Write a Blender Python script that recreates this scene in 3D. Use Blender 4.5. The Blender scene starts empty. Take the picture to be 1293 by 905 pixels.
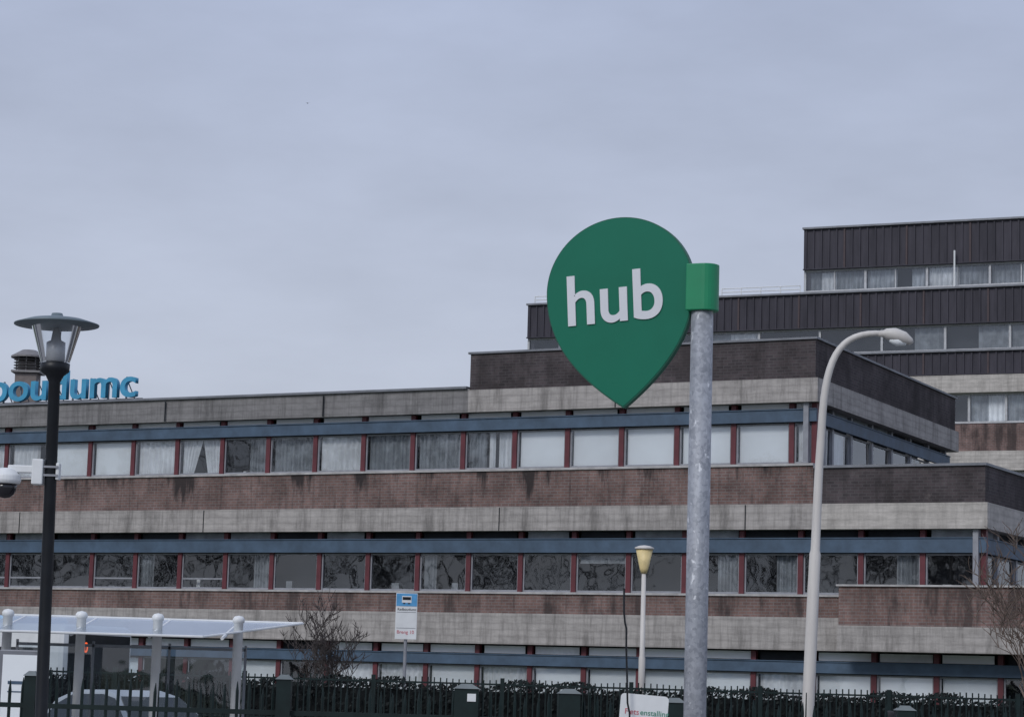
import bpy, bmesh, math, random
from mathutils import Vector, Matrix
random.seed(7)
scene = bpy.context.scene
COL = scene.collection

# ------------------------------------------------------------------ helpers
class B:
    def __init__(s): s.v=[]; s.f=[]
    def box(s,x0,x1,y0,y1,z0,z1,T=None):
        n=len(s.v)
        for z in (z0,z1):
            for (x,y) in ((x0,y0),(x1,y0),(x1,y1),(x0,y1)):
                s.v.append(tuple(T(x,y,z)) if T else (x,y,z))
        for f in ((0,3,2,1),(4,5,6,7),(0,1,5,4),(1,2,6,5),(2,3,7,6),(3,0,4,7)):
            s.f.append(tuple(n+i for i in f))
        return s
    def poly(s,pts,T=None):
        n=len(s.v)
        for p in pts: s.v.append(tuple(T(*p)) if T else tuple(p))
        s.f.append(tuple(range(n,n+len(pts))))
        return s
    def tube(s,path,radii,n=8,cap=True):
        path=[Vector(p) for p in path]; rings=[]
        for i,p in enumerate(path):
            a=path[max(i-1,0)]; b=path[min(i+1,len(path)-1)]
            d=(b-a).normalized()
            up=Vector((0,1,0)) if abs(d.y)<0.9 else Vector((0,0,1))
            x=d.cross(up).normalized(); y=x.cross(d).normalized()
            st=len(s.v)
            for k in range(n):
                t=2*math.pi*k/n
                s.v.append(tuple(p+(x*math.cos(t)+y*math.sin(t))*radii[i]))
            rings.append(st)
        for i in range(len(rings)-1):
            for k in range(n):
                k2=(k+1)%n
                s.f.append((rings[i]+k,rings[i]+k2,rings[i+1]+k2,rings[i+1]+k))
        if cap:
            s.f.append(tuple(rings[0]+k for k in range(n))[::-1])
            s.f.append(tuple(rings[-1]+k for k in range(n)))
        return s
    def lathe(s,prof,cx=0,cy=0,n=24,closed=True):
        st=[]
        for r,z in prof:
            st.append(len(s.v))
            for k in range(n):
                t=2*math.pi*k/n
                s.v.append((cx+r*math.cos(t),cy+r*math.sin(t),z))
        for i in range(len(st)-1):
            for k in range(n):
                k2=(k+1)%n
                s.f.append((st[i]+k,st[i]+k2,st[i+1]+k2,st[i+1]+k))
        if closed:
            s.f.append(tuple(st[0]+k for k in range(n))[::-1])
            s.f.append(tuple(st[-1]+k for k in range(n)))
        return s
    def extrude(s,outline,y0,y1,T=None):
        n=len(s.v); m=len(outline)
        for y in (y0,y1):
            for (x,z) in outline: s.v.append(tuple(T(x,y,z)) if T else (x,y,z))
        s.f.append(tuple(range(n,n+m))); s.f.append(tuple(range(n+m,n+2*m))[::-1])
        for i in range(m):
            j=(i+1)%m; s.f.append((n+i,n+j,n+m+j,n+m+i))
        return s
    def obj(s,name,mat,parent=None,smooth=False,bevel=0,recalc=True):
        me=bpy.data.meshes.new(name); me.from_pydata(s.v,[],s.f); me.update()
        if recalc:
            bm=bmesh.new(); bm.from_mesh(me); bmesh.ops.recalc_face_normals(bm,faces=bm.faces)
            bm.to_mesh(me); bm.free()
        if mat: me.materials.append(mat)
        ob=bpy.data.objects.new(name,me); COL.objects.link(ob)
        if parent: ob.parent=parent
        if smooth:
            for p in me.polygons: p.use_smooth = len(p.vertices)<=4
        if bevel:
            m=ob.modifiers.new("bev","BEVEL"); m.width=bevel; m.segments=2; m.limit_method='ANGLE'
        return ob

def empty(name,loc=(0,0,0),rz=0,rot=None):
    e=bpy.data.objects.new(name,None); COL.objects.link(e)
    e.location=loc; e.rotation_euler=rot if rot else (0,0,rz); e.empty_display_size=0.3
    return e

def text_obj(name,body,size,mat,parent,loc,rot,extrude=0.02,offset=0.0,align='LEFT',sx=1.0,space=1.0):
    cu=bpy.data.curves.new(name+"_c",'FONT'); cu.body=body; cu.size=size; cu.extrude=extrude; cu.offset=offset
    cu.align_x=align; cu.space_character=space
    t=bpy.data.objects.new(name+"_t",cu); COL.objects.link(t)
    bpy.context.view_layer.update()
    dg=bpy.context.evaluated_depsgraph_get()
    me=bpy.data.meshes.new_from_object(t.evaluated_get(dg))
    bpy.data.objects.remove(t)
    me.materials.clear(); me.materials.append(mat)
    ob=bpy.data.objects.new(name,me); COL.objects.link(ob)
    ob.parent=parent; ob.location=loc; ob.rotation_euler=rot; ob.scale=(sx,1,1)
    return ob

# ------------------------------------------------------------------ materials
def newmat(name):
    m=bpy.data.materials.new(name); m.use_nodes=True
    nt=m.node_tree; bs=nt.nodes['Principled BSDF']
    return m,nt,bs
def N(nt,t,**kw):
    n=nt.nodes.new(t)
    for k,v in kw.items(): setattr(n,k,v)
    return n
def mixc(nt,fac,a,b,mode='MIX'):
    n=N(nt,'ShaderNodeMix',data_type='RGBA',blend_type=mode)
    for idx,val in ((0,fac),(6,a),(7,b)):
        if hasattr(val,'node'): nt.links.new(val,n.inputs[idx])
        elif idx==0: n.inputs[0].default_value=val
        else: n.inputs[idx].default_value=(*val,1) if len(val)==3 else val
    return n.outputs[2]
def noise(nt,vec,scale,detail=4,rough=0.6,mapscale=None):
    if mapscale:
        mp=N(nt,'ShaderNodeMapping'); mp.inputs['Scale'].default_value=mapscale
        nt.links.new(vec,mp.inputs[0]); vec=mp.outputs[0]
    n=N(nt,'ShaderNodeTexNoise'); n.inputs['Scale'].default_value=scale
    n.inputs['Detail'].default_value=detail; n.inputs['Roughness'].default_value=rough
    nt.links.new(vec,n.inputs['Vector']); return n.outputs['Fac']
def ramp(nt,val,lo,hi,a=0.0,b=1.0):
    n=N(nt,'ShaderNodeMapRange'); n.inputs[1].default_value=lo; n.inputs[2].default_value=hi
    n.inputs[3].default_value=a; n.inputs[4].default_value=b
    nt.links.new(val,n.inputs[0]); return n.outputs[0]
def math_(nt,op,a,b):
    n=N(nt,'ShaderNodeMath',operation=op)
    for i,v in enumerate((a,b)):
        if hasattr(v,'node'): nt.links.new(v,n.inputs[i])
        else: n.inputs[i].default_value=v
    return n.outputs[0]
def bump(nt,bs,h,strength=0.3,dist=0.02):
    n=N(nt,'ShaderNodeBump'); n.inputs['Strength'].default_value=strength; n.inputs['Distance'].default_value=dist
    nt.links.new(h,n.inputs['Height']); nt.links.new(n.outputs[0],bs.inputs['Normal'])

def simple(name,col,rough=0.5,metal=0.0,var=0.15,scale=6,spec=0.5,streak=False):
    m,nt,bs=newmat(name)
    tc=N(nt,'ShaderNodeTexCoord')
    f=noise(nt,tc.outputs['Object'],scale,4,0.6,(1,1,0.15) if streak else None)
    f=ramp(nt,f,0.3,0.7)
    dark=tuple(c*(1-var) for c in col); lite=tuple(min(1,c*(1+var)) for c in col)
    nt.links.new(mixc(nt,f,dark,lite),bs.inputs['Base Color'])
    bs.inputs['Roughness'].default_value=rough; bs.inputs['Metallic'].default_value=metal
    bs.inputs['Specular IOR Level'].default_value=spec
    return m

def wallvec(nt):
    tc=N(nt,'ShaderNodeTexCoord'); sp=N(nt,'ShaderNodeSeparateXYZ'); nt.links.new(tc.outputs['Object'],sp.inputs[0])
    s=math_(nt,'ADD',sp.outputs[0],sp.outputs[1])
    cb=N(nt,'ShaderNodeCombineXYZ'); nt.links.new(s,cb.inputs[0]); nt.links.new(sp.outputs[2],cb.inputs[1])
    return tc.outputs['Object'],cb.outputs[0],sp.outputs[2]

def brickmat(name,c1,c2,mortar,stain=0.6,stain_top=None,stain_h=1.0):
    m,nt,bs=newmat(name)
    ob,wv,z=wallvec(nt)
    br=N(nt,'ShaderNodeTexBrick'); nt.links.new(wv,br.inputs['Vector'])
    br.inputs['Scale'].default_value=1.0
    br.inputs['Brick Width'].default_value=0.23; br.inputs['Row Height'].default_value=0.085
    br.inputs['Mortar Size'].default_value=0.011; br.inputs['Bias'].default_value=-0.1
    br.inputs['Color1'].default_value=(*c1,1); br.inputs['Color2'].default_value=(*c2,1); br.inputs['Mortar'].default_value=(*mortar,1)
    big=ramp(nt,noise(nt,ob,0.9,5,0.65),0.35,0.68,0.60,1.28)
    g=N(nt,'ShaderNodeCombineColor'); [nt.links.new(big,g.inputs[i]) for i in range(3)]
    c=mixc(nt,1.0,br.outputs['Color'],g.outputs[0],'MULTIPLY')
    # rain streaks: soaked patches fading downward, plus thin runs
    n1=noise(nt,wv,1.0,5,0.7,(0.95,0.16,1))
    if stain_top is not None:
        depth=ramp(nt,z,stain_top-stain_h,stain_top,-0.13,0.035)
        n1=math_(nt,'ADD',n1,depth)
    s1=ramp(nt,n1,0.50,0.60)
    s2=ramp(nt,noise(nt,wv,1.0,4,0.7,(7.0,0.5,1)),0.50,0.72,0,0.6)
    st=math_(nt,'MAXIMUM',s1,s2)
    st=math_(nt,'MULTIPLY',st,stain)
    c=mixc(nt,st,c,(0.034,0.030,0.031))
    # pale lime bloom
    bl=ramp(nt,noise(nt,ob,1.7,6,0.75),0.60,0.75,0,0.35)
    c=mixc(nt,bl,c,(0.27,0.235,0.22))
    nt.links.new(c,bs.inputs['Base Color']); bs.inputs['Roughness'].default_value=0.9
    bs.inputs['Specular IOR Level'].default_value=0.2
    return m

def concmat(name,c,dirt=0.6):
    m,nt,bs=newmat(name)
    ob,wv,z=wallvec(nt)
    a=ramp(nt,noise(nt,wv,1.3,6,0.7,(1,2.5,1)),0.3,0.7)
    col=mixc(nt,a,tuple(x*0.76 for x in c),tuple(min(1,x*1.2) for x in c))
    w=N(nt,'ShaderNodeTexWave',wave_type='BANDS',bands_direction='Y'); nt.links.new(wv,w.inputs['Vector'])
    w.inputs['Scale'].default_value=1.6; w.inputs['Distortion'].default_value=1.5; w.inputs['Detail'].default_value=3
    col=mixc(nt,ramp(nt,w.outputs['Fac'],0.0,0.35,0.28,0.0),col,tuple(x*0.5 for x in c))
    st=ramp(nt,noise(nt,wv,1.0,6,0.75,(2.0,0.25,1)),0.48,0.66)
    s2=ramp(nt,noise(nt,wv,1.0,4,0.7,(9.0,0.5,1)),0.50,0.70,0,0.65)
    st=math_(nt,'MAXIMUM',st,s2)
    col=mixc(nt,math_(nt,'MULTIPLY',st,dirt),col,tuple(x*0.30 for x in c))
    nt.links.new(col,bs.inputs['Base Color']); bs.inputs['Roughness'].default_value=0.9
    bs.inputs['Specular IOR Level'].default_value=0.2
    bump(nt,bs,a,0.3,0.03)
    return m

def glassmat(name,tint=(0.97,0.98,0.99),refl=0.07,rough=0.02,bumpy=0.25):
    m,nt,bs=newmat(name)
    out=nt.nodes['Material Output']
    tr=N(nt,'ShaderNodeBsdfTransparent'); tr.inputs[0].default_value=(*tint,1)
    gl=N(nt,'ShaderNodeBsdfGlossy'); gl.inputs['Roughness'].default_value=rough; gl.inputs['Color'].default_value=(0.9,0.93,0.97,1)
    tc=N(nt,'ShaderNodeTexCoord')
    nz=noise(nt,tc.outputs['Object'],0.8,2,0.4)
    bp=N(nt,'ShaderNodeBump'); bp.inputs['Strength'].default_value=bumpy; bp.inputs['Distance'].default_value=0.05
    nt.links.new(nz,bp.inputs['Height']); nt.links.new(bp.outputs[0],gl.inputs['Normal'])
    fr=N(nt,'ShaderNodeFresnel'); fr.inputs[0].default_value=1.5
    f=math_(nt,'ADD',fr.outputs[0],refl)
    mx=N(nt,'ShaderNodeMixShader'); nt.links.new(f,mx.inputs[0]); nt.links.new(tr.outputs[0],mx.inputs[1]); nt.links.new(gl.outputs[0],mx.inputs[2])
    nt.links.new(mx.outputs[0],out.inputs[0])
    return m

M={}
M['brick']=brickmat('red_brick',(0.225,0.142,0.128),(0.165,0.108,0.102),(0.22,0.195,0.185),0.92,8.2,1.1)
M['brick_low']=brickmat('red_brick_lower',(0.225,0.142,0.127),(0.17,0.11,0.103),(0.22,0.19,0.18),0.7)
M['brick_dark']=brickmat('dark_brick',(0.092,0.075,0.080),(0.062,0.053,0.058),(0.10,0.092,0.095),0.5)
M['conc']=concmat('weathered_concrete',(0.42,0.395,0.38),0.7)
M['conc_dark']=concmat('dark_weathered_concrete',(0.245,0.238,0.24),0.7)
M['conc_light']=concmat('pale_concrete',(0.52,0.49,0.46),0.42)
M['blue']=simple('blue_steel_band',(0.060,0.10,0.155),0.55,0,0.25,2)
M['red']=simple('red_window_post',(0.115,0.024,0.032),0.5,0,0.2,3)
M['frame']=simple('grey_window_frame',(0.27,0.28,0.31),0.5,0,0.15,4)
M['cap']=simple('zinc_capping',(0.20,0.21,0.235),0.5,0.2,0.2,2)
M['sill']=simple('pale_sill',(0.42,0.41,0.41),0.7,0,0.25,3)
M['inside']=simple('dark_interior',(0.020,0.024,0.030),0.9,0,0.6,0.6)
M['blind']=simple('white_blind',(0.88,0.92,0.945),0.8,0,0.06,0.5)
M['curtain_w']=simple('white_curtain',(0.78,0.81,0.84),0.9,0,0.2,1.6)
M['curtain_g']=simple('grey_curtain',(0.30,0.33,0.36),0.9,0,0.4,1.6)
M['glass']=glassmat('window_glass')
M['glass_dark']=glassmat('window_glass_dim',(0.7,0.76,0.8),0.05)
M['roof']=simple('roof_felt',(0.10,0.10,0.105),0.95,0,0.3,1)
M['white']=simple('white_paint',(0.74,0.76,0.77),0.45,0,0.08,3)
M['cream']=simple('cream_lamp_paint',(0.60,0.575,0.545),0.5,0,0.14,5,streak=True)
M['black']=simple('black_paint',(0.009,0.011,0.015),0.45,0,0.3,5,0.35)
M['darkgreen']=simple('dark_green_paint',(0.008,0.018,0.018),0.5,0,0.3,5,0.3)

# ------------------------------------------------------------------ camera
cam=bpy.data.cameras.new('Camera'); co=bpy.data.objects.new('camera',cam); COL.objects.link(co)
cam.sensor_width=36; cam.lens=36*3000/1293; cam.clip_end=3000; cam.clip_start=0.1
co.matrix_world=Matrix.Translation((0,0,2.0))@Matrix.Rotation(math.radians(90+7.77),4,'X')@Matrix.Rotation(math.radians(1.7),4,'Z')
scene.camera=co

# ------------------------------------------------------------------ world + sun
w=bpy.data.worlds.new('World'); scene.world=w; w.use_nodes=True
nt=w.node_tree; bg=nt.nodes['Background']; bg.inputs[1].default_value=0.1
sky=N(nt,'ShaderNodeTexSky'); sky.sky_type='NISHITA'; sky.sun_disc=False
sky.sun_elevation=math.radians(40); sky.sun_rotation=math.radians(213)
tc=N(nt,'ShaderNodeTexCoord'); sp=N(nt,'ShaderNodeSeparateXYZ'); nt.links.new(tc.outputs['Generated'],sp.inputs[0])
g=ramp(nt,sp.outputs[2],0.02,0.32)
base=mixc(nt,g,(5.55,5.9,6.75),(4.15,4.75,6.4))
cl=ramp(nt,noise(nt,tc.outputs['Generated'],6,5,0.55,(1,1,2.8)),0.3,0.7,0.90,1.09)
cc=N(nt,'ShaderNodeCombineColor'); [nt.links.new(cl,cc.inputs[i]) for i in range(3)]
base=mixc(nt,1.0,base,cc.outputs[0],'MULTIPLY')
fin=mixc(nt,0.94,sky.outputs[0],base)
nt.links.new(fin,bg.inputs[0])
sl=bpy.data.lights.new('sun','SUN'); so=bpy.data.objects.new('sun',sl); COL.objects.link(so)
sl.energy=1.5; sl.angle=math.radians(20); sl.color=(1,0.98,0.95)
so.rotation_euler=Vector((0.42,0.64,-0.60)).to_track_quat('-Z','Y').to_euler()
scene.view_settings.view_transform='Standard'; scene.view_settings.look='None'; scene.view_settings.exposure=0

# ------------------------------------------------------------------ ground
B().box(-900,900,-400,1500,-0.5,0).obj('ground',simple('grass_ground',(0.06,0.08,0.035),0.95,0,0.35,0.8))
B().box(-60,60,27.0,38.0,0.004,0.008).obj('road',simple('asphalt',(0.05,0.05,0.052),0.85,0,0.2,3))
p=B(); p.box(-60,60,26.7,27.0,0,0.13); p.box(-60,60,38.0,38.3,0,0.13); p.obj('kerb',M['conc'])
B().box(-60,60,38.3,47,0.0,0.125).obj('pavement',simple('paving',(0.25,0.24,0.23),0.9,0,0.2,4))
B().box(-60,60,-5,26.7,0.0,0.12).obj('footpath',simple('paving_near',(0.22,0.21,0.2),0.9,0,0.2,4))
p=B()
for i in range(-14,14): p.box(i*4,i*4+2,32.4,32.52,0.012,0.014)
p.obj('road_marking',M['white'])

# ------------------------------------------------------------------ main building
XA=Vector((0.8796,-0.4758,0)); ang=math.atan2(-0.4758,0.8796)
bld=empty('hospital_building',(7,66,0),ang)
AL=-46.0
AC=1.61
AT=6.45
AR=26.0
DEPTH=14.0
SK=0.0345     # the side wall is not perfectly square to the front
PB={k:B() for k in ('brick','brick_low','brick_dark','conc','conc_dark','conc_light','blue','red','frame','cap','sill','inside','blind','curtain_w','curtain_g','glass','glass_dark','roof')}
def side_T(ac,sk=SK):
    return lambda x,y,z:(ac-y-sk*x,x,z)
ST=lambda x,y,z:(x-SK*y,y,z)

def drape(key,x0,x1,z0,z1,y,T,amp=0.035,per=0.16,pinch=0.0):
    b=PB[key]; n=max(6,int((x1-x0)/0.035)); base=len(b.v); ph=random.random()*6
    for i in range(n+1):
        t=i/n; x=x0+(x1-x0)*t
        off=amp*math.sin(2*math.pi*(x/per)+ph+1.3*math.sin(x*3+ph))
        xb=x0+(x1-x0)*(t*(1-pinch)) if pinch>=0 else x1-(x1-x0)*((1-t)*(1+pinch))
        for z,xx in ((z0,xb),((z0+z1)/2,(x+xb)/2+0.0),(z1,x)):
            p=(xx,y+off,z); b.v.append(tuple(T(*p)) if T else p)
    for i in range(n):
        for j in range(2):
            a=base+i*3+j; b.f.append((a,a+3,a+4,a+1))

def window_row(mull,z0,z1,zb1,zc1,kinds,T=None,glass='glass',clere='blind',split=(),post='red',in0=0.0,in1=0.0):
    wy=0.30
    for i in range(len(mull)):
        m=mull[i]; PB[post].box(m-0.075,m+0.075,wy-0.09,wy+0.06,z0,zc1+0.02,T)
    for i in range(len(mull)-1):
        l=mull[i]+0.075; r=mull[i+1]-0.075; k=kinds[i] if i<len(kinds) else random.choice('DDDWG')
        f=0.045
        PB['frame'].box(l,l+f,wy-0.03,wy+0.03,z0,z1,T); PB['frame'].box(r-f,r,wy-0.03,wy+0.03,z0,z1,T)
        PB['frame'].box(l+f,r-f,wy-0.032,wy+0.03,z0,z0+f*1.3,T); PB['frame'].box(l+f,r-f,wy-0.032,wy+0.03,z1-f,z1,T)
        t1,t2,t3=(random.uniform(-.012,.012) for _ in range(3))
        PB[glass].poly([(l+f,wy+t1,z0+f),(r-f,wy+t2,z0+f),(r-f,wy+t2+t3,z1-f),(l+f,wy+t1+t3,z1-f)],T)
        if i in split: PB['frame'].box(l+f,r-f,wy-0.03,wy+0.03,z0+0.30,z0+0.35,T)
        l2=l+0.05; r2=r-0.05; W=r2-l2; y=wy+0.11
        if k=='W':
            d=random.choice((0,0,0,0.05,0.12)); PB['blind'].poly([(l2,y,z0+d),(r2,y,z0+d),(r2,y,z1),(l2,y,z1)],T)
        elif k=='C':
            drape('curtain_w',l2,r2,z0,z1,y+0.03,T,0.03,0.2)
        elif k=='O':
            drape('curtain_w',l2,l2+W*0.5,z0,z1,y+0.03,T,0.03,0.14,0.45); drape('curtain_w',l2+W*0.5,r2,z0,z1,y+0.03,T,0.03,0.14,-0.3)
        elif k=='G':
            drape('curtain_g',l2,r2,z0,z1,y+0.03,T,0.035,0.15)
        elif k=='S':
            drape('curtain_g',l2,l2+W*0.40,z0,z1,y+0.03,T,0.05,0.12); drape('curtain_w',l2+W*0.44,l2+W*0.60,z0,z1,y+0.03,T,0.04,0.09); drape('curtain_w',l2+W*0.66,r2,z0,z1,y+0.03,T,0.05,0.12)
        elif k=='P':
            drape('curtain_g',l2+W*0.55,r2,z0,z1,y+0.03,T,0.04,0.12)
        elif k=='Q':
            drape('curtain_g',l2,l2+W*0.3,z0,z1,y+0.03,T,0.04,0.12)
        elif k=='L':
            drape('curtain_w',l2,l2+W*0.75,z0,z1,y+0.03,T,0.03,0.2)
        elif k=='H':
            PB['curtain_g'].poly([(l2,y,z0+(z1-z0)*0.75),(r2,y,z0+(z1-z0)*0.75),(r2,y,z1),(l2,y,z1)],T)
        if random.random()<0.5 and k in 'DPQH':
            xx=random.uniform(l2,r2-0.4); PB[random.choice(('curtain_g','blind'))].box(xx,xx+random.uniform(0.08,0.3),y+0.1,y+0.3,z0,z0+random.uniform(0.1,0.35),T)
        if clere=='blind':
            q=random.random(); key='blind' if q<0.85 else ('curtain_w' if q<.95 else 'curtain_g')
        elif clere=='mix':
            key=random.choice(('blind','blind','curtain_w','inside'))
        else: key='curtain_g' if random.random()<0.4 else 'inside'
        a=l+random.uniform(0,.15); b2=r-random.uniform(0,.15)
        PB[key].poly([(a,wy+0.02,zb1),(b2,wy+0.02,zb1),(b2,wy+0.02,zc1),(a,wy+0.02,zc1)],T)
    L=mull[0]-0.1; R=mull[-1]+0.1
    PB['blue'].box(L+in0*0.22,R,0.10,wy-0.10,z1+0.02,zb1-0.02,T)
    PB['blue'].box(L+in0*0.22,R,0.07,wy-0.08,zb1-0.045,zb1-0.018,T)
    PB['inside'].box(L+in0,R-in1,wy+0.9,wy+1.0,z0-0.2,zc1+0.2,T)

mu=[0.84-1.75*k for k in range(0,28)][::-1]; mu=[m for m in mu if m>AL]
kinds_r=['W','W','W','W','W','S','G','G','C','G','P','O','C','W','W','L','C','W','G','W','C','W','W','G','W','W']
window_row(mu+[AC-0.10],8.26,9.40,9.80,9.98,kinds_r[:len(mu)-1][::-1]+['C'],in1=1.4)
sm=[0.12,1.5,2.2,3.9]+[3.9+1.95*k for k in range(1,6)]
window_row(sm,8.26,9.40,9.80,9.97,['C','G','C','D','D','D','P','D'],T=side_T(AC),clere='dark',post='frame',in0=1.4)
mm=[1.15-1.75*k for k in range(-2,28)][::-1]; mm=[m for m in mm if m>AL]
km=[]
pool='DDDQDDHDPDDDDQDP'
for i in range(len(mm)): km.append(pool[i%len(pool)])
km[-1]='D'; km[-2]='P'; km[-3]='D'; km[-4]='P'
window_row(mm+[AT-0.12],4.65,5.77,6.22,6.42,km,glass='glass',clere='dark',split=(len(mm)-19,len(mm)-17,len(mm)-20,len(mm)-15),in1=1.4)
window_row([0.12]+[0.12+1.75*k for k in range(1,7)],4.65,5.77,6.22,6.42,list('DDDDDD'),T=side_T(AT,0),clere='dark',post='frame',in0=1.4)
mg=[AL+0.3+1.75*k for k in range(0,41)]
window_row(mg,1.5,2.50,2.86,3.08,[random.choice('WDWDWHCW') for _ in mg],clere='mix')

# solid bands
PB['brick_dark'].box(-9.36,AC,0.0,0.35,10.62,11.70)
PB['brick_dark'].box(AC-0.35,AC,0.35,14.0,10.62,11.70,ST)
PB['brick_dark'].box(-9.36,-9.01,0.35,13.9,10.90,11.70)
PB['brick_dark'].box(-9.01,AC-0.85,13.6,13.9,10.62,11.70)
PB['cap'].box(-9.42,AC+0.06,-0.06,0.41,11.70,11.76)
PB['cap'].box(AC-0.41,AC+0.06,0.41,14.06,11.70,11.76,ST)
PB['roof'].box(-9.0,AC-0.9,0.36,13.5,11.2,11.3)
PB['conc_dark'].box(AL,-9.36,-0.02,0.40,9.95,10.66)
PB['cap'].box(AL,-9.43,-0.10,0.46,10.66,10.73)
PB['conc'].box(-9.36,AC+0.10,-0.08,0.40,9.95,10.615)
PB['conc'].box(AC-0.35,AC+0.10,0.40,14.1,9.95,10.615,ST)
PB['roof'].box(AL,-9.4,0.42,DEPTH,10.3,10.4)
PB['brick'].box(AL,AC-0.02,0.0,0.28,7.12,8.18)
PB['brick_dark'].box(AC-0.02+0.004,AT,-0.03,0.28,7.12,8.10)
PB['brick_dark'].box(AT-0.3,AT,0.28,16,7.12,8.10)
PB['sill'].box(AL,AC-0.02,-0.05,0.40,8.18,8.245)
PB['cap'].box(AC+0.0,AT+0.05,-0.09,0.33,8.10,8.17)
PB['cap'].box(AT-0.34,AT+0.05,0.33,16,8.10,8.17)
PB['brick_dark'].box(AC-0.35,AC-0.05,0.3,14.0,7.6,8.2,ST)
PB['roof'].box(AC-0.1,AT-0.35,0.3,16,7.5,7.6)
PB['conc'].box(AL,AC,-0.08,0.40,6.42,7.115)
PB['conc_light'].box(AC+0.003,AT+0.08,-0.085,0.40,6.42,7.115)
PB['conc_light'].box(AT-0.4,AT+0.08,0.40,16,6.42,7.115)
PB['brick_low'].box(AL,2.62,0.0,0.28,4.02,4.58)
PB['sill'].box(AL,2.62,-0.05,0.40,4.58,4.64)
PB['brick_low'].box(2.62,AR,-0.70,-0.35,3.80,4.84)
PB['sill'].box(2.56,AR,-0.76,-0.30,4.84,4.89)
PB['brick_low'].box(2.62,AR,-0.35,0.28,3.80,4.45)
PB['conc'].box(AL,2.62,-0.08,0.40,3.12,4.015)
PB['conc'].box(2.62+0.004,AR,-0.82,0.40,3.12,3.795)
PB['roof'].box(AT-0.2,AR,0.3,16,4.35,4.45)
PB['brick_low'].box(AL,AR,0.0,0.28,0.0,1.45)
for a in (-33,-26.2,-18.8,-8.2,-0.4):
    PB['inside'].box(a,a+0.03,-0.09,-0.07,6.42,7.1)
for a in (-30,-20.5,-14.5,-4.5):
    PB['inside'].box(a,a+0.03,-0.10,-0.06,9.96,10.6)
PB['roof'].box(AL,AC-1.9,1.35,DEPTH,0.1,10.28)
PB['roof'].box(AC-1.9,AT-1.4,1.35,15.9,0.1,7.48)
PB['roof'].box(AT-1.4,AR,1.35,15.9,0.1,4.33)
PB['conc_dark'].box(AL-0.3,AL-0.002,-0.02,DEPTH,0,10.7)
PB['brick_low'].box(AR,AR+0.3,-0.8,15.9,0,4.9)
names={'brick':'brick_walls','brick_low':'lower_brick_walls','brick_dark':'dark_brick_parapets','conc':'concrete_bands','conc_dark':'roof_parapet','conc_light':'pale_concrete_bands','blue':'blue_bands','red':'window_posts','frame':'window_frames','cap':'parapet_capping','sill':'sills','inside':'interior','blind':'blinds','curtain_w':'white_curtains','curtain_g':'grey_curtains','glass':'window_glass','glass_dark':'dim_glass','roof':'roof'}
for k,b in PB.items():
    if b.f: b.obj(names[k],M[k],bld,recalc=k not in('glass','glass_dark'))

def L2W(a,b,z=0): return Vector((7,66,0))+XA*a+Vector((0.4758,0.8796,0))*b+Vector((0,0,z))
vent=empty('roof_chimney',L2W(-29.1,3.4,10.3))
p=B(); p.box(-0.38,0.38,-0.38,0.38,0,1.95); p.obj('stack',simple('vent_brown',(0.2,0.17,0.16),0.8),vent,bevel=0.02)
p=B(); p.box(-0.5,0.5,-0.5,0.5,1.95,2.02); p.box(-0.3,0.3,-0.3,0.3,2.02,2.35); p.lathe([(0.62,2.5),(0.62,2.56),(0.25,2.78)],n=20)
for i in range(8):
    t=i*math.pi/4; p.tube([(0.42*math.cos(t),0.42*math.sin(t),2.0),(0.42*math.cos(t),0.42*math.sin(t),2.52)],[0.02,0.02],5)
for z in (2.1,2.2,2.3,2.4): p.lathe([(0.40,z),(0.52,z+0.03),(0.40,z+0.05)],n=16)
p.obj('cowl',simple('vent_metal',(0.24,0.23,0.23),0.6,0.3),vent)

sg=empty('rooftop_letters',L2W(-22.36,0.9,10.93),ang)
tm=simple('turquoise_letters',(0.055,0.31,0.50),0.4,0,0.15,2)
text_obj('letters','Radboudumc',1.38,tm,sg,(0,0,0.02),(math.pi/2,0,0),0.08,0.018,'RIGHT',1.2,1.0)
p=B(); p.box(-10.4,0.1,0.1,0.16,-0.08,-0.02)
for i in range(14): p.box(-10.2+i*0.74,-10.16+i*0.74,0.1,0.16,-0.6,0.7); p.tube([(-10.18+i*.74,0.14,0.6),(-10.18+i*.74,1.0,-0.5)],[0.02,0.02],5)
p.obj('support_frame',M['cap'],sg)

# ------------------------------------------------------------------ rear building
ang2=math.atan2(-0.4041,0.9147)
rb=empty('office_tower_block',(18.6,123,0),ang2)
def clad():
    m,nt,bs=newmat('dark_ribbed_cladding')
    ob,wv,z=wallvec(nt)
    f=ramp(nt,noise(nt,wv,1.0,4,0.7,(2.2,0.25,1)),0.3,0.7)
    nt.links.new(mixc(nt,f,(0.028,0.027,0.038),(0.060,0.056,0.074)),bs.inputs['Base Color'])
    bs.inputs['Roughness'].default_value=0.6; bs.inputs['Specular IOR Level'].default_value=0.3
    return m
Mclad=clad(); Mrust=simple('rusty_rib',(0.07,0.05,0.055),0.7)
cl=B(); rust=B(); fr=B(); gl=B(); ins=B(); bl=B(); cg=B(); cn=B(); bk=B(); cp=B(); rf=B()
def cladband(a0,a1,y,z0,z1,step=0.42):
    cl.box(a0,a1,y,y+0.3,z0,z1)
    x=a0+0.1; i=0
    while x<a1:
        (rust if i%8==5 else cl).box(x,x+(0.09 if i%8==5 else 0.08),y-0.07,y,z0+0.05,z1-0.05); x+=step; i+=1
    cp.box(a0-0.05,a1,y-0.16,y+0.35,z1,z1+0.1)
    cl.box(a0,a1,y-0.15,y,z0,z0+0.05)
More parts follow.
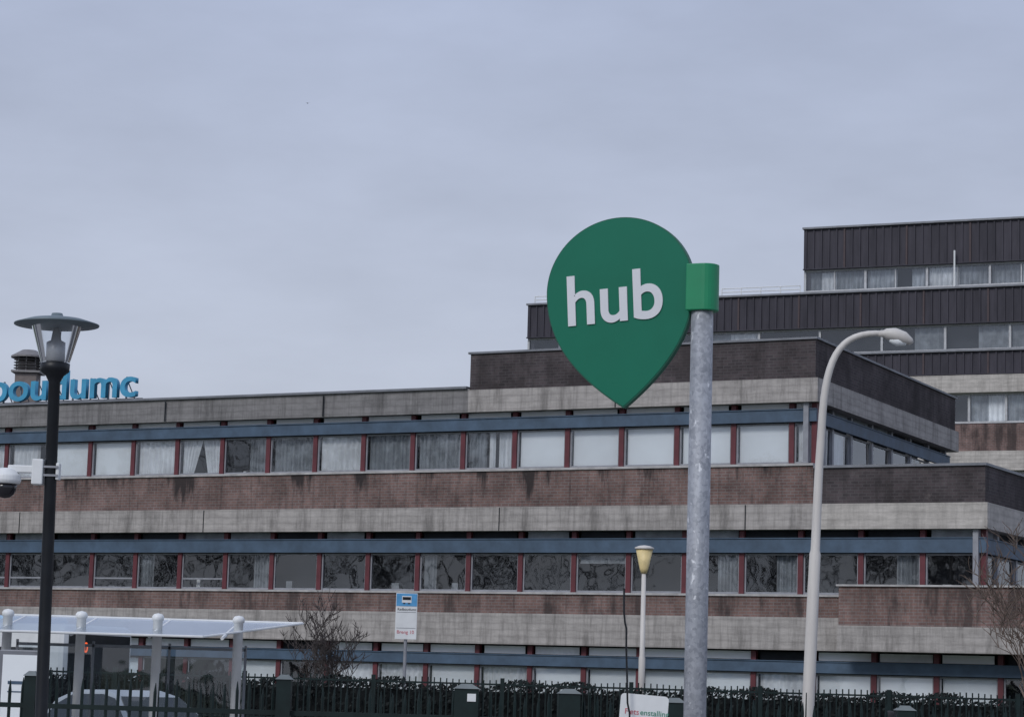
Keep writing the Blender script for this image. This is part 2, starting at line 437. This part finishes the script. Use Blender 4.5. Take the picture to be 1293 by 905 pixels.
def winband(a0,a1,y,z0,z1,mod,curt,sub=1,back=0.5):
    x=a0
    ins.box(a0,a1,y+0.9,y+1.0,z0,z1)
    fr.box(a0,a1,y+0.1,y+0.2,z0,z0+0.10); fr.box(a0,a1,y+0.1,y+0.2,z1-0.09,z1)
    while x<a1-0.1:
        e=min(x+mod,a1)
        fr.box(x,x+0.12,y+0.08,y+0.22,z0+0.10,z1-0.09)
        for j in range(1,sub): fr.box(x+mod*j/sub,x+mod*j/sub+0.06,y+0.1,y+0.2,z0+0.1,z1-0.09)
        gl.poly([(x+0.12,y+0.15,z0+0.1),(e,y+0.15,z0+0.1),(e,y+0.15,z1-0.09),(x+0.12,y+0.15,z1-0.09)])
        for j in range(sub*2):
            q=random.random(); xa=x+0.12+(e-x-0.12)*j/(sub*2); xb=x+0.12+(e-x-0.12)*(j+1)/(sub*2)
            if q<curt:
                tgt=cg if random.random()<0.7 else bl
                n=10; base=len(tgt.v)
                for i in range(n+1):
                    xx=xa+(xb-xa)*i/n
                    for z in (z0+0.1,z1-0.1): tgt.v.append((xx,y+0.4+0.06*math.sin(i*2.2),z))
                for i in range(n):
                    a=base+2*i; tgt.f.append((a,a+2,a+3,a+1))
        x+=mod
cladband(-3.70,30,0.5,24.25,26.45); winband(-3.70,30,0.5,23.05,24.25,3.3,0.85,2)
fr.box(-3.85,30,0.3,0.8,22.93,23.05)
rf.box(-3.7,30,1.5,20,22.9,26.4); cl.box(-3.7,-3.4,0.8,20,23.05,26.45)
cladband(-19.45,30,0.0,21.0,22.85); winband(-19.45,30,0.0,19.62,21.0,3.35,0.5,1)
rf.box(-19.4,30,1.05,20,19.5,22.7); cl.box(-19.45,-19.15,0.3,20,19.6,22.85)
cladband(-19.45,30,0.0,18.35,19.55)
cn.box(-19.45,30,-0.3,0.5,17.4,18.3); winband(-19.45,30,0.0,15.85,17.4,1.9,0.5,1)
bk.box(-19.45,30,-0.05,0.4,14.4,15.8); cn.box(-19.45,30,-0.3,0.5,13.4,14.39)
winband(-19.45,30,0,11.9,13.4,1.9,0.5); bk.box(-19.45,30,-0.05,0.4,10.4,11.85); cn.box(-19.45,30,-0.3,0.5,9.4,10.39)
rf.box(-19.4,30,1.05,20,0,19.4); bk.box(-19.45,30,0.1,0.5,0,9.3)
rl=B()
for (x0,x1) in ((-8.3,-3.9),(-19.3,-18.2)):
    for z in (23.25,23.45): rl.tube([(x0,0.6,z),(x1,0.6,z)],[0.03,0.03],5)
    x=x0
    while x<=x1+0.01: rl.tube([(x,0.6,22.9),(x,0.6,23.45)],[0.03,0.03],5); x+=1.1
rl.tube([(4.5,0.2,23.0),(4.5,0.2,24.9)],[0.05,0.05],6)
Mfr2=simple('pale_frame',(0.46,0.47,0.49),0.5)
for b,n,m in ((cl,'ribbed_cladding',Mclad),(rust,'rusty_ribs',Mrust),(fr,'window_frames',Mfr2),(gl,'window_glass',M['glass']),(ins,'interior',M['inside']),(bl,'white_curtains',M['curtain_w']),(cg,'grey_curtains',M['curtain_g']),(cn,'concrete_bands',M['conc_light']),(bk,'brick_walls',M['brick_low']),(cp,'roof_capping',M['cap']),(rf,'roof',M['roof']),(rl,'roof_railing',M['white'])):
    b.obj(n,m,rb)

# ------------------------------------------------------------------ hub sign
hs=empty('hub_sign',(1.207,15,0))
def galv():
    m,nt,bs=newmat('galvanised_steel'); tc=N(nt,'ShaderNodeTexCoord')
    vo=N(nt,'ShaderNodeTexVoronoi'); vo.inputs['Scale'].default_value=48; nt.links.new(tc.outputs['Object'],vo.inputs['Vector'])
    sepc=N(nt,'ShaderNodeSeparateColor'); nt.links.new(vo.outputs['Color'],sepc.inputs[0])
    a=noise(nt,tc.outputs['Object'],11,6,0.75,(1,1,0.3))
    f=math_(nt,'ADD',math_(nt,'MULTIPLY',sepc.outputs[0],0.24),math_(nt,'MULTIPLY',a,0.85))
    c=mixc(nt,ramp(nt,f,0.33,0.78),(0.215,0.23,0.26),(0.43,0.45,0.495))
    sp2=ramp(nt,noise(nt,tc.outputs['Object'],24,3,0.6,(1,1,0.6)),0.63,0.70)
    c=mixc(nt,sp2,c,(0.62,0.64,0.67))
    nt.links.new(c,bs.inputs['Base Color']); bs.inputs['Metallic'].default_value=0.25; bs.inputs['Roughness'].default_value=0.6
    return m
Mg=galv()
B().lathe([(0.071,0),(0.071,4.66)],n=32).obj('pole',Mg,hs,smooth=True)
p=B(); p.lathe([(0.13,0.12),(0.13,0.16),(0.08,0.17)],n=24); p.obj('base_plate',Mg,hs)
th=math.radians(24)
arm=empty('sign_arm'); arm.parent=hs; arm.rotation_euler=(0,0,-th); arm.location=(0,0,0)
Mgr=simple('green_sign_face',(0.0015,0.148,0.088),0.5,0,0.07,1.5,0.3); Mge=simple('green_sign_edge',(0.002,0.10,0.06),0.5,0,0.1,3)
Mgb=simple('green_clamp',(0.008,0.235,0.105),0.45,0,0.08,4)
cxs=-0.565; czs=4.548; RO=math.radians(3.6)
def rot2(x,z): return (cxs+x*math.cos(RO)-z*math.sin(RO), czs+x*math.sin(RO)+z*math.cos(RO))
def drop(sc):
    pts=[]
    rw=0.510*sc; rh=0.475*sc; dt=0.778*sc; e=2.2
    for i in range(0,49):
        t=math.pi*i/48; pts.append((rw*math.cos(t),rh*math.sin(t)))
    for i in range(1,33):
        s=math.sin(i/32*math.pi/2); pts.append((-rw*(1-s**e),-dt*s))
    for i in range(31,0,-1):
        s=math.sin(i/32*math.pi/2); pts.append((rw*(1-s**e),-dt*s))
    return [rot2(x,z) for x,z in pts]
B().extrude(drop(1.0),-0.025,0.025).obj('sign_body',Mge,arm,bevel=0.005)
B().extrude(drop(0.985),-0.029,-0.0255).obj('sign_face',Mgr,arm)
p=B(); ol=[]
for i in range(13):
    t=-math.pi/2+math.pi*i/12; ol.append((0.02+0.085*math.cos(t),0.088*math.sin(t)))
ol+=[(-0.085,0.088),(-0.085,-0.088)]
for z in (4.385,4.685):
    for (x,y) in ol: p.v.append((x,y,z))
m_=len(ol); p.f.append(tuple(range(m_))[::-1]); p.f.append(tuple(range(m_,2*m_)))
for i in range(m_):
    j=(i+1)%m_; p.f.append((i,j,m_+j,m_+i))
p.obj('clamp',Mgb,arm,bevel=0.006)
Mwt=simple('white_letters',(0.66,0.68,0.72),0.5,0,0.04,3)
tx,tz=rot2(-0.035,-0.205)
text_obj('letters','hub',0.465,Mwt,arm,(tx,-0.034,tz),(math.pi/2,-RO,0),0.004,0.007,'CENTER',0.99,1.0)

# ------------------------------------------------------------------ black lamp + cctv
lp=empty('street_lamp',(-4.262,22.4,0),rot=(0,-math.radians(0.9),0))
p=B(); p.lathe([(0.085,0.1),(0.085,1.0),(0.06,1.1),(0.055,4.70),(0.085,4.76),(0.135,4.80),(0.14,4.875),(0.12,4.885)],n=28); p.obj('pole',M['black'],lp,smooth=True)
Mlg=glassmat('lamp_glass',(0.95,0.965,0.98),0.04,0.05,0.0)
B().lathe([(0.135,4.885),(0.235,5.235)],n=32,closed=False).obj('globe',Mlg,lp,smooth=True)
p=B()
for k in range(3):
    t=math.radians(90+120*k); p.tube([(0.13*math.cos(t),0.13*math.sin(t),4.88),(0.23*math.cos(t),0.23*math.sin(t),5.235)],[0.005,0.005],6)
p.obj('globe_rods',M['cap'],lp)
Mcap=simple('lamp_hat',(0.15,0.19,0.215),0.45,0.1,0.12,3)
p=B(); p.lathe([(0.02,5.215),(0.24,5.228),(0.40,5.245),(0.402,5.255),(0.26,5.30),(0.10,5.325),(0.06,5.33),(0.05,5.36),(0.0,5.365)],n=40); p.obj('hat',Mcap,lp,smooth=True)
p=B(); p.lathe([(0.05,4.885),(0.09,4.90),(0.09,5.08),(0.05,5.10),(0.03,5.22)],n=20)
p.obj('lamp_unit',simple('lamp_inner',(0.45,0.46,0.48),0.4,0.1),lp,smooth=True)
cv=empty('security_camera',(-4.325,22.4,0))
p=B(); p.box(-0.165,-0.06,-0.08,0.05,3.72,3.96); p.box(-0.40,-0.165,-0.035,0.035,3.83,3.90); p.box(0.055,0.09,-0.05,0.05,3.77,3.93)
p.lathe([(0.13,3.72),(0.145,3.75),(0.14,3.80),(0.09,3.86),(0.05,3.87)],cx=-0.42,n=28); p.obj('housing',M['white'],cv,bevel=0.01)
p=B(); p.box(-0.08,0.08,-0.065,-0.055,3.80,3.82); p.box(-0.08,0.08,-0.065,-0.055,3.88,3.90); p.obj('strap',M['frame'],cv)
p=B(); p.lathe([(0.0,3.585),(0.05,3.595),(0.085,3.625),(0.105,3.67),(0.11,3.72)],cx=-0.42,n=28)
dm,nt_,bs_=newmat('dark_dome'); bs_.inputs['Base Color'].default_value=(0.02,0.02,0.025,1); bs_.inputs['Roughness'].default_value=0.08
p.obj('dome',dm,cv,smooth=True)

# ------------------------------------------------------------------ curved cream street lamp
sl2=empty('street_lamp.001',(0,40,0))
ctrl=[(5.05,0.1,.11),(5.10,1.6,.105),(5.165,3.6,.10),(5.19,4.3,.095),(5.192,4.36,.078),(5.237,5.7,.072),(5.29,6.7,.066)]
path=[(x,0,z) for x,z,r in ctrl]; rad=[r for x,z,r in ctrl]
P0,P1,P2,P3=Vector((5.29,0,6.7)),Vector((5.36,0,7.75)),Vector((5.62,0,8.10)),Vector((6.32,0,8.075))
for i in range(1,15):
    t=i/14; q=P0*(1-t)**3+P1*3*t*(1-t)**2+P2*3*t*t*(1-t)+P3*t**3; path.append(tuple(q)); rad.append(0.066-0.018*t)
B().tube(path,rad,16).obj('pole',M['cream'],sl2,smooth=True)
p=B(); p.tube([(6.22,0,8.07),(6.30,0,8.07),(6.36,0,8.07),(6.5,0,8.06),(6.66,0,8.01),(6.78,0,7.95),(6.81,0,7.93)],[0.05,0.06,0.095,0.12,0.11,0.06,0.02],14); p.obj('lamp_head',M['cream'],sl2,smooth=True)
p=B(); p.tube([(6.42,-0.0,7.985),(6.55,0,7.955),(6.7,0,7.92)],[0.05,0.09,0.04],12); p.obj('diffuser',M['blind'],sl2,smooth=True)
B().box(5.0,5.03,-0.10,-0.09,1.0,1.4).obj('access_door',M['frame'],sl2)
s3=empty('street_lamp.002',(2.90,50,0))
B().lathe([(0.07,0.1),(0.07,2.6),(0.055,2.65),(0.045,4.38)],n=16).obj('pole',M['cream'],s3,smooth=True)
Mye=simple('yellowed_diffuser',(0.75,0.60,0.30),0.5,0,0.15,8)
B().lathe([(0.06,4.36),(0.09,4.45),(0.18,4.86)],n=20).obj('diffuser',Mye,s3,smooth=True)
B().lathe([(0.20,4.86),(0.205,4.90),(0.12,4.935),(0.02,4.95)],n=20).obj('cap',M['cream'],s3,smooth=True)

# ------------------------------------------------------------------ bus stop sign
bs=empty('bus_stop_sign',(-2.05,50,0))
B().lathe([(0.035,0.12),(0.035,3.80)],n=12).obj('pole',M['frame'],bs)
B().box(-0.225,0.225,-0.06,-0.035,2.84,3.80).obj('panel',M['white'],bs,bevel=0.006)
B().box(-0.215,0.215,-0.066,-0.0605,3.53,3.79).obj('header',simple('blue_header',(0.09,0.33,0.62),0.5),bs)
p=B(); p.box(-0.10,0.10,-0.072,-0.067,3.60,3.74); p.obj('bus_pictogram',M['white'],bs,bevel=0.01)
p=B(); p.box(-0.085,0.085,-0.078,-0.073,3.66,3.72); p.box(-0.07,-0.03,-0.072,-0.067,3.575,3.598); p.box(0.03,0.07,-0.072,-0.067,3.575,3.598); p.obj('pictogram_window',M['black'],bs)
text_obj('stop_name','Radboudumc',0.075,M['black'],bs,(-0.19,-0.064,3.44),(math.pi/2,0,0),0.001)
Mrd=simple('red_print',(0.6,0.12,0.16),0.5)
text_obj('line_numbers','Breng 10',0.10,Mrd,bs,(-0.19,-0.064,2.96),(math.pi/2,0,0),0.001)
p=B(); p.box(-0.2,0.2,-0.064,-0.061,3.40,3.41); p.box(-0.2,0.2,-0.064,-0.061,3.07,3.08); p.obj('lines',M['frame'],bs)

# ------------------------------------------------------------------ white bicycle sign
ws=empty('bicycle_parking_sign',(1.416,24,0))
ta=0.06
T=lambda x,y,z:(x*math.cos(ta)+(z-1.68)*math.sin(ta),y,1.68-x*math.sin(ta)+(z-1.68)*math.cos(ta))
p=B(); ol=[]
for cx_,cz_,a0 in ((0.20,1.885,0),(-0.20,1.885,90),(-0.20,1.45,180),(0.20,1.45,270)):
    for i in range(6):
        t=math.radians(a0+18*i); ol.append((cx_+0.04*math.cos(t),cz_+0.04*math.sin(t)))
p.extrude(ol,-0.016,0.016,T); p.obj('panel',M['white'],ws)
B().lathe([(0.025,0.12),(0.025,1.85)],n=12,cy=0.045).obj('post',M['frame'],ws)
text_obj('text_red','Fiets',0.078,Mrd,ws,(-0.19,-0.019,1.735),(math.pi/2,ta,0),0.001)
text_obj('text_green','enstalling',0.078,simple('green_print',(0.03,0.25,0.16),0.5),ws,(-0.035,-0.019,1.726),(math.pi/2,ta,0),0.001)
cb=empty('bent_black_line',(0,23.9,0))  # thin bent black line beside the sign, not identified as any object
B().tube([(x*0.797,0,2+(z-2)*0.797) for x,z in ((1.495,3.22),(1.497,3.10),(1.50,2.93),(1.515,2.80),(1.535,2.72),(1.538,2.5),(1.558,2.1),(1.57,1.8),(1.60,1.67),(1.60,-0.35))],[0.010]*10,8).obj('thin_line',M['black'],cb)

# ------------------------------------------------------------------ fence
fe=empty('picket_fence',(0,25,0))
pk=B(); x=-7.5; i=0
while x<9:
    h=1.91+random.uniform(-0.03,0.03)-(0.03 if x>-1.8 else 0)
    lx=random.uniform(-0.015,0.015)
    pk.tube([(x,0,0.12),(x+lx,0,h-0.10),(x+lx*1.2,0,h)],[0.018,0.018,0.004],5)
    if i%9==4: pk.tube([(x+0.03,0.03,0.12),(x+0.05,0.03,h+0.10)],[0.02,0.006],5)
    x+=0.125; i+=1
for z in (0.35,1.60): pk.box(-7.5,9,-0.02,0.02,z,z+0.05)
pk.obj('pickets',M['darkgreen'],fe)
ps=B(); caps=B()
for xx,hw,h in ((-2.27,0.075,1.97),(-0.37,0.125,1.93),(0.70,0.115,1.91),(1.80,0.10,1.85),(-4.9,0.06,1.93),(4.2,0.09,1.84),(6.3,0.09,1.84)):
    ps.box(xx-hw,xx+hw,-0.1,0.1,0.1,h)
    n=len(caps.v); e=hw+0.015
    caps.v+= [(xx-e,-0.115,h),(xx+e,-0.115,h),(xx+e,0.115,h),(xx-e,0.115,h),(xx-e*.4,-0.04,h+0.05),(xx+e*.4,-0.04,h+0.05),(xx+e*.4,0.04,h+0.05),(xx-e*.4,0.04,h+0.05)]
    caps.f+=[tuple(n+i for i in f) for f in ((0,3,2,1),(4,5,6,7),(0,1,5,4),(1,2,6,5),(2,3,7,6),(3,0,4,7))]
ps.obj('posts',M['darkgreen'],fe); caps.obj('post_caps',simple('post_cap',(0.16,0.18,0.18),0.5),fe)
B().box(-0.36,-0.27,-0.112,-0.102,1.80,1.88).obj('label',M['white'],fe)
f2=empty('railing_fence',(0,46.5,0))
pk=B(); x=-15
while x<16:
    pk.box(x-0.012,x+0.012,-0.012,0.012,0.12,2.06+0.02*math.sin(x*3)); x+=0.12
for z in (0.3,1.2,1.95): pk.box(-15,16,-0.02,0.02,z,z+0.035)
x=-15
while x<16: pk.box(x-0.04,x+0.04,-0.045,0.045,0.12,2.09); x+=2.5
pk.obj('bars',M['darkgreen'],f2)

# ------------------------------------------------------------------ hedge
def leaves(name,x0,x1,y0,y1,z1,count,col):
    b=B()
    for _ in range(count):
        x=random.uniform(x0,x1); y=random.uniform(y0,y1)
        zt=z1+0.06*math.sin(x*1.7)+0.05*math.sin(x*5.1)
        z=random.uniform(0.1,1)**0.5*zt
        s=random.uniform(0.025,0.055)
        d=Vector((random.gauss(0,1),random.gauss(0,1),random.gauss(0,.6))).normalized(); e=d.orthogonal().normalized(); g2=d.cross(e)
        c=Vector((x,y,z)); b.poly([c+e*s,c+g2*s*.6,c-e*s,c-g2*s*.6])
    return b.obj(name,col,recalc=False)
Mleaf=simple('hedge_leaf',(0.018,0.022,0.022),0.9,0,0.5,2,0.2)
h=empty('hedge')
o=leaves('foliage',-15,15,47.6,48.8,1.98,50000,Mleaf); o.parent=h
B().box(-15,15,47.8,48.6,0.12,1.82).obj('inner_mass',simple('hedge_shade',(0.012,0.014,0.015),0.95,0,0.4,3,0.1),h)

# ------------------------------------------------------------------ bus shelter
sh=empty('bus_shelter',(0,40,0))
p=B()
for xx in (-8.30,-7.07,-5.79,-4.44):
    p.lathe([(0.08,0.12),(0.08,2.86),(0.10,2.87),(0.10,2.93),(0.07,2.97),(0.0,2.985)],cx=xx,n=20)
p.obj('posts',M['white'],sh,smooth=True)
Mcg=glassmat('canopy_glass',(0.72,0.86,0.83),0.30,0.25,0.1)
c=B(); c.poly([(-8.6,-1.0,2.60),(-4.9,-1.0,2.60),(-3.5,1.6,2.92),(-8.6,1.6,2.92)]); c.obj('canopy',Mcg,sh,recalc=False)
p=B(); p.tube([(-8.6,-1.0,2.60),(-4.9,-1.0,2.60)],[0.022,0.022],6); p.tube([(-8.6,1.6,2.92),(-3.5,1.6,2.92)],[0.022,0.022],6); p.tube([(-4.9,-1.0,2.60),(-3.5,1.6,2.92)],[0.02,0.02],6)
for xx in (-8.30,-7.07,-5.79,-4.6): p.tube([(xx,-0.9,2.58),(xx,0,2.70),(xx,1.5,2.89)],[0.03,0.03,0.03],6)
p.obj('canopy_frame',M['white'],sh)
c=B(); c.poly([(-8.3,0.9,0.4),(-4.4,0.9,0.4),(-4.4,0.9,2.4),(-8.3,0.9,2.4)]); c.obj('rear_glass',M['glass_dark'],sh,recalc=False)
p=B()
for xx in (-8.3,-7.0,-5.7,-4.4): p.box(xx-0.02,xx+0.02,0.88,0.92,0.12,2.5)
p.box(-8.3,-4.4,0.88,0.92,2.4,2.45); p.obj('rear_frame',M['cap'],sh)
ab=empty('advertising_panel',(-7.78,38.8,0))
B().box(-0.36,0.36,-0.06,0.06,0.5,2.30).obj('case',M['cap'],ab,bevel=0.02)
B().box(-0.30,0.30,-0.068,-0.062,0.7,2.22).obj('poster',M['blind'],ab)
p=B(); p.box(-0.2,0.1,-0.074,-0.069,1.75,1.80); p.box(-0.2,0.18,-0.074,-0.069,1.62,1.64); p.obj('poster_print',M['blue'],ab)
p=B(); p.box(-0.33,-0.25,-0.05,0.05,0.12,0.5); p.box(0.25,0.33,-0.05,0.05,0.12,0.5); p.obj('legs',M['cap'],ab)

# ------------------------------------------------------------------ bus
bu=empty('city_bus',(-8.60,51.0,0.0),-math.radians(26))
B().box(-12,0,-1.25,1.25,0.35,2.95).obj('body',M['white'],bu,bevel=0.14)
dg=simple('bus_dark_glass',(0.03,0.035,0.04),0.12,0,0.3,1)
p=B(); p.box(-11.6,-0.5,-1.262,-1.252,1.25,2.45); p.box(-11.6,-0.5,1.252,1.262,1.25,2.45); p.box(0.002,0.014,-1.1,1.1,1.0,2.75); p.obj('windows',dg,bu)
B().box(-11.9,-0.1,-1.266,-1.251,0.45,0.9).obj('blue_stripe',simple('bus_blue',(0.03,0.2,0.45),0.4),bu)
p=B(); p.box(-11.2,-1.5,-0.9,0.9,2.95,3.12); p.obj('roof_unit',simple('bus_roof_unit',(0.3,0.45,0.6),0.5),bu,bevel=0.05)
om,nt_,bs_=newmat('orange_display'); bs_.inputs['Base Color'].default_value=(0.8,0.12,0.03,1); bs_.inputs['Emission Color'].default_value=(1,0.13,0.03,1); bs_.inputs['Emission Strength'].default_value=0.9
text_obj('display','10',0.30,om,bu,(0.03,-0.75,2.38),(math.pi/2,0,math.pi/2),0.003,0.004)
p=B()
for xx in (-2.6,-9.2):
    for yy in (-1.2,0.95):
        n0=24; st=len(p.v)
        for y2 in (yy,yy+0.28):
            for k in range(n0):
                t=2*math.pi*k/n0; p.v.append((xx+0.48*math.cos(t),y2,0.5+0.48*math.sin(t)))
        p.f.append(tuple(range(st,st+n0))); p.f.append(tuple(range(st+n0,st+2*n0)))
        for k in range(n0): p.f.append((st+k,st+(k+1)%n0,st+n0+(k+1)%n0,st+n0+k))
p.obj('wheels',M['black'],bu)

# ------------------------------------------------------------------ car
ca=empty('parked_car',(-6.65,44.0,0.05),math.radians(-50))
prof=[(-2.1,0.35),(2.1,0.35),(2.15,0.7),(2.0,0.92),(1.1,1.05),(0.35,1.52),(-0.2,1.62),(-1.2,1.60),(-1.8,1.42),(-2.1,1.0),(-2.15,0.6)]
def carT(x,y,z):
    k=1.0 if z<1.0 else 1.0-0.28*(z-1.0)/0.6
    return (x,y*k,z)
p=B(); p.extrude(prof,-0.88,0.88,carT); p.obj('body',simple('silver_paint',(0.6,0.61,0.62),0.25,0.3,0.03),ca,bevel=0.05)
p=B(); p.extrude([(0.95,1.09),(0.32,1.47),(-0.15,1.54),(-1.2,1.52),(-1.7,1.32),(-1.9,1.06)],-0.885,0.885,carT)
p.poly([(1.06,-0.78,1.09),(1.06,0.78,1.09),(0.40,0.62,1.51),(0.40,-0.62,1.51)]); p.poly([(-2.09,-0.72,1.06),(-2.09,0.72,1.06),(-1.83,0.62,1.42),(-1.83,-0.62,1.42)])
p.obj('windows',dg,ca)
p=B()
for xx in (-1.35,1.35):
    for yy in (-0.9,0.68):
        n0=20; st=len(p.v)
        for y2 in (yy,yy+0.22):
            for k in range(n0):
                t=2*math.pi*k/n0; p.v.append((xx+0.33*math.cos(t),y2,0.34+0.33*math.sin(t)))
        p.f.append(tuple(range(st,st+n0))); p.f.append(tuple(range(st+n0,st+2*n0)))
        for k in range(n0): p.f.append((st+k,st+(k+1)%n0,st+n0+(k+1)%n0,st+n0+k))
p.obj('wheels',M['black'],ca)

# ------------------------------------------------------------------ bare trees
def bare(name,loc,height,spread,trunk_r,seed,col,depth=5,minr=0.006,step=(.6,.85),lean=(0.03,0,1)):
    rnd=random.Random(seed); b=B()
    def grow(p,d,L,r,lv):
        pts=[p]; rs=[r]; q=p; dd=d
        for i in range(4):
            dd=(dd+Vector((rnd.gauss(0,.16),rnd.gauss(0,.16),rnd.gauss(0.04,.10)))).normalized()
            q=q+dd*L/4; pts.append(q); rs.append(r*(1-0.13*(i+1)))
        b.tube(pts,rs,4 if lv>1 else 8,cap=False)
        if lv>=depth: return
        nb=rnd.choice((3,4)) if lv<3 else rnd.choice((2,3,3))
        for k in range(nb):
            t=rnd.choice((2,3,4,4)); base=pts[t]
            az=rnd.uniform(0,2*math.pi); side=Vector((math.cos(az),math.sin(az),rnd.uniform(0,.6)))
            nd=(dd*0.75+side*spread).normalized()
            grow(base,nd,L*rnd.uniform(*step),max(rs[t]*rnd.uniform(.5,.75),minr),lv+1)
    grow(Vector((0,0,0)),Vector(lean).normalized(),height*0.33,trunk_r,0)
    o=b.obj(name,col,smooth=False,recalc=False); o.location=loc
    return o
Mbark=simple('bark',(0.075,0.062,0.06),0.9); Mbark2=simple('pale_bark',(0.14,0.105,0.085),0.9)
def fit(o,h,wmax=None):
    zs=max(v.co.z for v in o.data.vertices); s=h/zs
    rx=max(abs(v.co.x) for v in o.data.vertices)*s
    sx=s*(min(1,wmax/rx) if wmax else 1)
    for v in o.data.vertices: v.co.x*=sx; v.co.y*=sx; v.co.z*=s
fit(bare('bare_tree',(-4.35,54,0),4.2,0.75,0.09,8,Mbark,6,0.010),4.05,1.35)
fit(bare('bare_tree.001',(8.45,36,0),6.2,0.7,0.11,17,Mbark2,6,0.009),5.0,1.6)
base_t=None
rt=random.Random(3)
for i in range(13):
    f=i/12; x=-95+f*55+rt.uniform(-3,3); y=48-f*105+rt.uniform(-4,4)
    if base_t is None:
        base_t=bare('deciduous_tree',(x,y,0),20,0.75,0.45,21,Mbark,6,0.05); o=base_t; fit(o,19)
    else:
        o=bpy.data.objects.new('deciduous_tree',base_t.data); COL.objects.link(o); o.location=(x,y,0)
    sc=rt.uniform(0.8,1.15); o.scale=(sc*1.2,sc*1.2,sc); o.rotation_euler=(0,0,rt.uniform(0,6.28))

# ------------------------------------------------------------------ pedestrian
pe=bpy.data.meshes.new('pedestrian')
J=[(0,0,0.95),(0,0,1.2),(0,0,1.42),(0,0,1.52),(0,0,1.60),(0,0,1.68),(0.2,0,1.38),(0.27,0.02,1.1),(0.25,-0.12,0.88),(-0.2,0,1.38),(-0.27,0.02,1.1),(-0.25,-0.12,0.88),(0.1,0,0.9),(0.11,-0.06,0.5),(0.11,0.02,0.13),(0.11,-0.14,0.06),(-0.1,0,0.9),(-0.11,0.04,0.5),(-0.11,0.14,0.13),(-0.11,-0.02,0.06)]
E=[(0,1),(1,2),(2,3),(3,4),(4,5),(2,6),(6,7),(7,8),(2,9),(9,10),(10,11),(0,12),(12,13),(13,14),(14,15),(0,16),(16,17),(17,18),(18,19)]
R=[.16,.15,.16,.07,.10,.095,.075,.055,.04,.075,.055,.04,.095,.065,.05,.045,.095,.065,.05,.045]
pe.from_pydata(J,E,[]); po=bpy.data.objects.new('pedestrian',pe); COL.objects.link(po); po.location=(6.47,40.0,0.06)
po.modifiers.new('s','SKIN'); po.modifiers.new('ss','SUBSURF').levels=2; po.modifiers['ss'].render_levels=2
for i,v in enumerate(pe.skin_vertices[0].data): v.radius=(R[i],R[i]); v.use_root=(i==0)
pe.materials.append(simple('dark_coat',(0.03,0.03,0.035),0.9))
b=B(); b.poly([(-0.14,0,0.03),(0,-0.04,0),(0,0.05,0)]); b.poly([(0.14,0,0.03),(0,-0.04,0),(0,0.05,0)]); b.tube([(0,-0.1,0),(0,0,0),(0,0.1,0)],[0.01,0.035,0.01],6)
o=b.obj('sky_speck',M['black']); o.location=(-13.7,150,38.7)  # small dark speck in the sky, modelled with a winged outline
